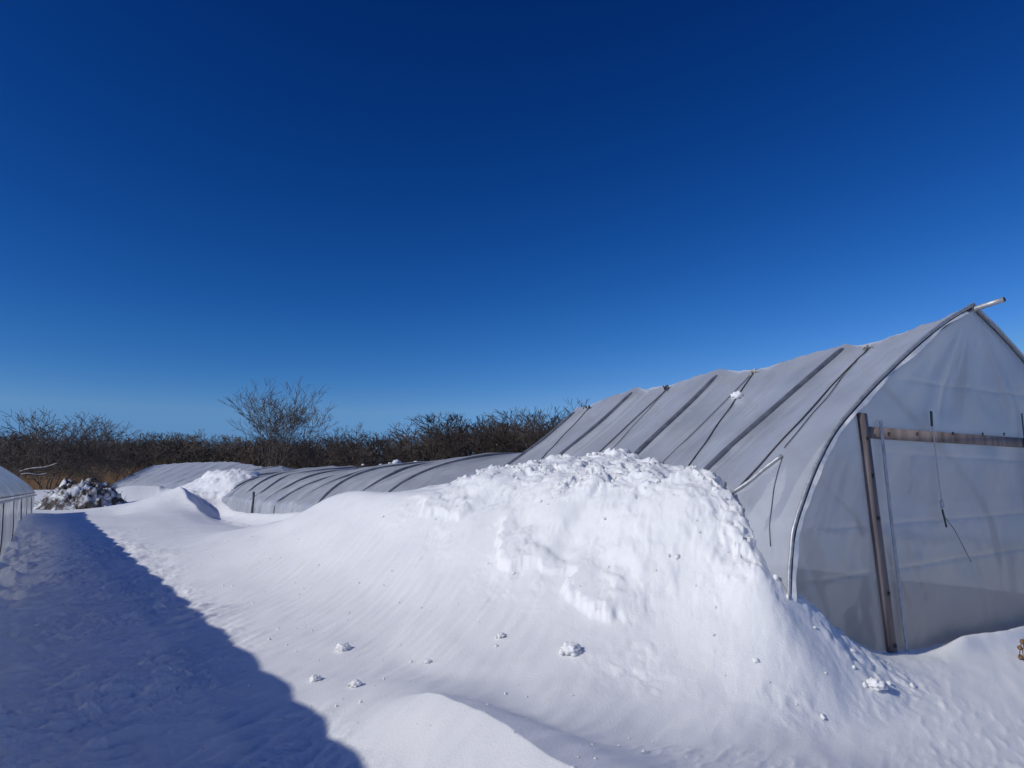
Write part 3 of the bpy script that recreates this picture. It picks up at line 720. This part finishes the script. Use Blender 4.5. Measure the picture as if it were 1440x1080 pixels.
# far wood: reads as one mass behind and below the single trees
parts, off = [], 0; VV, FF = [], []
kinds = [grow(200 + i, 10, stems=1, spread=.62, levels=6 if i in (0, 2) else 5, up=.14, jitter=.20, first=.30, split=(2, 2)) for i in range(5)]
meshes = [ribbons(S, .024) for S in kinds]
R = np.random.default_rng(5)
for i in range(520):
    px = R.uniform(-260, 1700) if i > 430 else R.uniform(-40, 850); Y = R.uniform(122, 165); x, y, z = gpos(px, Y, 0.3)
    v, f = meshes[R.integers(5)]; an = R.uniform(-.6, .6) + math.pi * R.integers(0, 2); sc_ = R.uniform(.88, 1.2) * (1 + .3 * sstep(px, 540, 680))
    c, s_ = math.cos(an), math.sin(an)
    vv_ = np.stack([(v[:, 0]*c - v[:, 1]*s_) * sc_ * 1.2 + x, (v[:, 0]*s_ + v[:, 1]*c) * sc_ * 1.2 + y, v[:, 2] * sc_ + z], 1)
    VV.append(vv_); FF.append(f + off); off += len(vv_)
wood = link('far_wood', np.concatenate(VV), np.concatenate(FF), M['bark'], smooth=True)
tag(wood, 'dense bare winter woodland along the horizon', kind='stuff')
# undergrowth: stems and twigs at the foot of the wood
def stems(n, Y0, Y1, h0, h1, lean, r, seed, px0=-300, px1=1750, vis=.75):
    R = np.random.default_rng(seed); seg = []
    px = np.where(R.random(n) < vis, R.uniform(-30, 830, n), R.uniform(px0, px1, n)); Y = R.uniform(Y0, Y1, n); X = (px - 720) / F_PX * Y / math.cos(TILT)
    h = R.uniform(h0, h1, n) * (.7 + .5 * vnoise(X * .12, Y * .12, seed=seed) ** 2 + .3 * vnoise(X * .3, Y * .3, seed=seed + 1))
    p0 = np.stack([X, Y, 0 * X + .2], 1); d = np.stack([R.normal(0, lean, n), R.normal(0, lean, n), np.ones(n)], 1)
    p1 = p0 + d * (h * .55)[:, None]; d2 = d + np.stack([R.normal(0, lean * 1.4, n), R.normal(0, lean * 1.4, n), 0 * X], 1); p2 = p1 + d2 * (h * .45)[:, None]
    S = [np.concatenate([p0, p1, np.full((n, 1), r), np.full((n, 1), r * .7)], 1), np.concatenate([p1, p2, np.full((n, 1), r * .7), np.full((n, 1), r * .2)], 1)]
    for _ in range(2):
        t = R.uniform(.3, 1, (n, 1)); q0 = p0 + (p1 - p0) * t; q1 = q0 + np.stack([R.normal(0, .5, n), R.normal(0, .5, n), R.uniform(.3, 1, n)], 1) * (h * .4)[:, None]
        S.append(np.concatenate([q0, q1, np.full((n, 1), r * .6), np.full((n, 1), r * .2)], 1))
    return np.concatenate(S)
und = link('undergrowth', *ribbons(stems(22000, 98, 128, 2.5, 6.2, .26, .055, 61)), M['brush']); tag(und, 'dark brown leafless undergrowth below the skyline trees', kind='stuff')
gr = link('dry_grass', *ribbons(stems(12000, 74, 92, 1.6, 3.9, .28, .035, 63)), M['grass']); tag(gr, 'rusty brown dead grass and brush at the field edge', kind='stuff')
# wooded rise behind, carpeted with dead leaves
nx, ny = 160, 14
gx, gy = np.meshgrid(np.linspace(-260, 260, nx), np.linspace(97, 190, ny), indexing='ij')
gzv = .15 + 8.0 * sstep(gy, 112, 168) + 1.0 * vnoise(gx * .05, gy * .05, seed=71) * sstep(gy, 100, 130)
hill = link('wooded_rise', np.stack([gx, gy, gzv], -1).reshape(-1, 3), grid_faces(nx, ny)[:, ::-1], M['litter']); tag(hill, kind='structure')

# bush with a cap of snow
def blob(c, r, seed, flat=.6, n=10, m=14):
    th, ph = np.meshgrid(np.linspace(0, math.pi, n), np.linspace(0, 2 * math.pi, m, endpoint=False), indexing='ij')
    d = np.stack([np.sin(th) * np.cos(ph), np.sin(th) * np.sin(ph), np.cos(th)], -1)
    rr = 1 + .45 * (1 - 2 * np.abs(vnoise(d[..., 0] * 1.4 + seed * .7, d[..., 1] * 1.4, d[..., 2] * 1.4 + .2, seed=seed + 9))) * .5 + .05 * vnoise(d[..., 0] * 9, d[..., 1] * 9 + seed, d[..., 2] * 9 + .3, seed=seed + 3) + .38 * vnoise(d[..., 0] * 2.1 + seed, d[..., 1] * 2.1, d[..., 2] * 2.1 + .3, seed=seed) + .15 * vnoise(d[..., 0] * 5 + seed, d[..., 1] * 5, d[..., 2] * 5 + .3, seed=seed + 5)
    v = d * rr[..., None] * r * np.array([1, 1, flat]) + c
    f = []
    for i in range(n - 1):
        for j in range(m): f.append((i*m+j, (i+1)*m+j, (i+1)*m+(j+1) % m, i*m+(j+1) % m))
    return v.reshape(-1, 3), f
def bush(px, Y, w, h, lab, nblob, seed, name='bush'):
    loc = gpos(px, Y); o = bpy.data.objects.new(name, None); COL.objects.link(o); o.location = loc
    R = np.random.default_rng(seed); S = grow(seed, h, stems=12, spread=.7, levels=4, up=.1, jitter=.35, base_r=.05, len_ratio=.8)
    S[:, [0, 1, 3, 4]] *= w / max(1e-3, 2 * np.percentile(np.abs(S[:, 3]), 92))
    link('twigs', *prisms(S, 3, .02), M['brush'], o, local=True)
    bl = [blob(np.array([R.normal(0, w * .22), R.normal(0, w * .15), h * R.uniform(.62, .98)]), R.uniform(.16, .55), seed + i) for i in range(nblob)]
    for b_ in bl: link('snow_cap', *b_, M['snow'], o, local=True)
    tag(o, lab, 'bush'); return o
bush(578, 84, 4.8, 5.0, 'dark bush with a cap of white snow behind the collapsed film', 16, 301)
bush(515, 88, 7.0, 4.6, 'dark dense bush left of the snow-capped one', 4, 311)
bush(682, 90, 5.5, 4.8, 'dark evergreen-looking bush below the skyline right of the snow-capped one', 0, 321)

# heap of brush and dirty snow at the end of the lane
hp = at_depth(116, 720, 42); hz = snow_at(hp[0], hp[1])
pile = empty('brush_pile', (hp[0], hp[1], hz)); tag(pile, 'rounded heap of brush and dirty snow at the far end of the lane', 'brush pile')
nx, ny = 90, 70; gx, gy = np.meshgrid(np.linspace(-2.9, 2.9, nx), np.linspace(-2.2, 2.2, ny), indexing='ij')
rr = np.hypot(gx / 2.5, gy / 1.9); n1 = fbm(gx * 1.3, gy * 1.3, oct=5, gain=.6, seed=401)
gzv = 1.55 * np.clip(1 - rr ** 2.4, -.3, 1) + .30 * n1 * (rr < 1.1) + .12 * (1 - 2 * np.abs(vnoise(gx * 3.5, gy * 3.5, seed=403)))
m, nd, ln, p = new_mat('dirty_snow')
rp, nz = noise_ramp(nd, ln, 1.9, (.055, .045, .04), (.72, .73, .75), .45, .60, detail=10); ln.new(rp.outputs[0], p.inputs['Base Color']); setp(p, Roughness=.8)
M['dirty'] = m
link('snow_heap', np.stack([gx + hp[0] + .15 * vnoise(gx * 3, gy * 3, seed=405), gy + hp[1], gzv + hz - .1], -1).reshape(-1, 3), grid_faces(nx, ny)[:, ::-1], M['dirty'], pile)
R = np.random.default_rng(9); n = 900
bx, by = R.normal(0, 1.2, n), R.normal(0, .9, n); bz = 1.5 * np.clip(1 - np.hypot(bx / 2.5, by / 1.9) ** 2.4, 0, 1)
p0 = np.stack([bx + hp[0], by + hp[1], bz + hz - .15], 1); d = R.normal(0, 1, (n, 3)); d[:, 2] = np.abs(d[:, 2]) * .6; d /= np.linalg.norm(d, axis=1)[:, None]
link('twigs', *prisms(np.concatenate([p0, p0 + d * R.uniform(.2, .6, (n, 1)), np.full((n, 1), .022), np.full((n, 1), .008)], 1), 3), M['brush'], pile)

# fallen trunk with snow on it under the thicket
def log(pa, pb, Y, r, lab):
    A_, B_ = at_depth(*pa, Y), at_depth(*pb, Y + .6); t = np.linspace(0, 1, 14)[:, None]; P = A_ + (B_ - A_) * t; P[:, 2] += .06 * np.sin(t[:, 0] * 7)
    o = empty('fallen_trunk', P[0]); link('trunk', *tube(P, r * np.linspace(1, .55, 14), 8), M['bark'], o)
    v, f = tube(P + [0, 0, r * .8], r * .42 * np.linspace(1.0, .4, 14) * (1 + .25 * vnoise(t[:, 0] * 9, t[:, 0], seed=5)), 8); link('snow_cover', v, f, M['snow'], o)
    tag(o, lab, 'fallen trunk', 'fallen trunks under the thicket')
log((28, 664), (80, 653), 58, .09, 'upper of two snow-covered fallen trunks below the tangled thicket')
log((30, 668), (66, 667), 57, .08, 'lower of two snow-covered fallen trunks below the tangled thicket')

# ------------------------------------------------------------------ loose snow
CL = [(500, 965, .048, 'rounded snow chunk nearest the shadow edge, casting a short shadow'),
      (482, 914, .065, 'low broken snow clump on the drift foot above the rounded chunk'),
      (602, 932, .028, 'small upright snow chunk alone in the middle of the smooth snow'),
      (803, 917, .08, 'wide lumpy snow clump at the foot of the drift slope'),
      (443, 957, .045, 'flat crumbly snow clump touching the edge of the shadow'),
      (704, 896, .04, 'small flat snow clump left of the wide lumpy one'),
      (1232, 966, .07, 'smooth snow block at the tip of the drift before the gable')]
for i, (px, py, r, lab) in enumerate(CL):
    P = pix_snow(px, py); v, f = merge([blob(np.array([0, 0, r * .35]), r, 500 + i * 7, .60, 26, 36)] + [blob(np.array([r * random.uniform(-1.3, 1.3), r * random.uniform(-.6, .6), r * .1]), r * random.uniform(.25, .5), 520 + i * 7 + j, .8, 10, 14) for j in range(3)])
    o = link('snow_clump', v, f, M['snow']); o.location = (P[0], P[1], P[2]); tag(o, lab, 'snow clump', 'loose snow clumps on the drift')
h = hit_film(1035, 556); P = on_film(h[0], h[1], .03)
o = link('snow_clump', *blob(np.zeros(3), .085, 601, .7, 16, 22), M['snow']); o.location = P; tag(o, 'small lump of snow stuck high on the roof film beside a rope', 'snow clump')
# crumbs: countless small pieces on the broken snow and along the lane
R = np.random.default_rng(77); bits = []; bb = [blob(np.zeros(3), 1, 700 + i, .8, 5, 7) for i in range(8)]
bbf = np.array(bb[0][1]); bbv = np.array([b[0] for b in bb])
n = 9000; u = R.uniform(-1.0, 7.5, n); v = R.uniform(-1.4, 1.6, n); X, Y = (hw(u, -v, 0)[:, :2]).T
z, _, _, rm = snow_z(X, Y); zf = zfilm(u, -v); ok = (R.random(n) < rm * .14 * (1 - sstep(v, .2, 1.1) * .75)) & ~((u > 0) & (zf > z + .02))
n2 = 600; u2 = R.uniform(-1.5, 12, n2); v2 = R.uniform(2.0, 6.8, n2); X2, Y2 = (hw(u2, -v2, 0)[:, :2]).T; z2 = snow_z(X2, Y2)[0]
C = np.concatenate([np.stack([X, Y, z], 1)[ok], np.stack([X2, Y2, z2], 1)]); rad = np.concatenate([np.minimum(R.gamma(1.5, .007, ok.sum()) + .004, .034), np.minimum(R.gamma(1.2, .004, n2) + .0025, .016)])
kx = R.integers(0, 8, len(C)); VV = bbv[kx] * rad[:, None, None] * R.uniform(.6, 1.5, (len(C), 1, 3)) + C[:, None, :]
FFc = bbf[None] + (np.arange(len(C)) * bbv.shape[1])[:, None, None]
cr = link('snow_crumbs', VV.reshape(-1, 3), FFc.reshape(-1, 4), M['snow']); tag(cr, 'scattered crumbs of broken snow', kind='stuff')

# dead weed at the right edge of the frame
P = pix_snow(1436, 928); base = np.array(P); wd = empty('dead_weed', base); tag(wd, 'dry brown weed stalk in the snow at the right edge, before the gable', 'weed')
link('stalk', *tube([base + [0, 0, -.08], base + [-.012, 0, .05], base + [.0, 0, .12], base + [.03, 0, .20]], .005, 5), M['weed'], wd)
link('stalk', *tube([base + [0.03, 0, -.06], base + [.025, 0, .08], base + [.06, 0, .24]], .005, 5), M['weed'], wd)
for i, c in enumerate([(.0, 0, .125), (.03, 0, .19), (-.005, 0, .03)]): link('seed_head', *blob(base + np.array(c), .022, 800 + i, 1.1, 8, 10), M['weed'], wd)
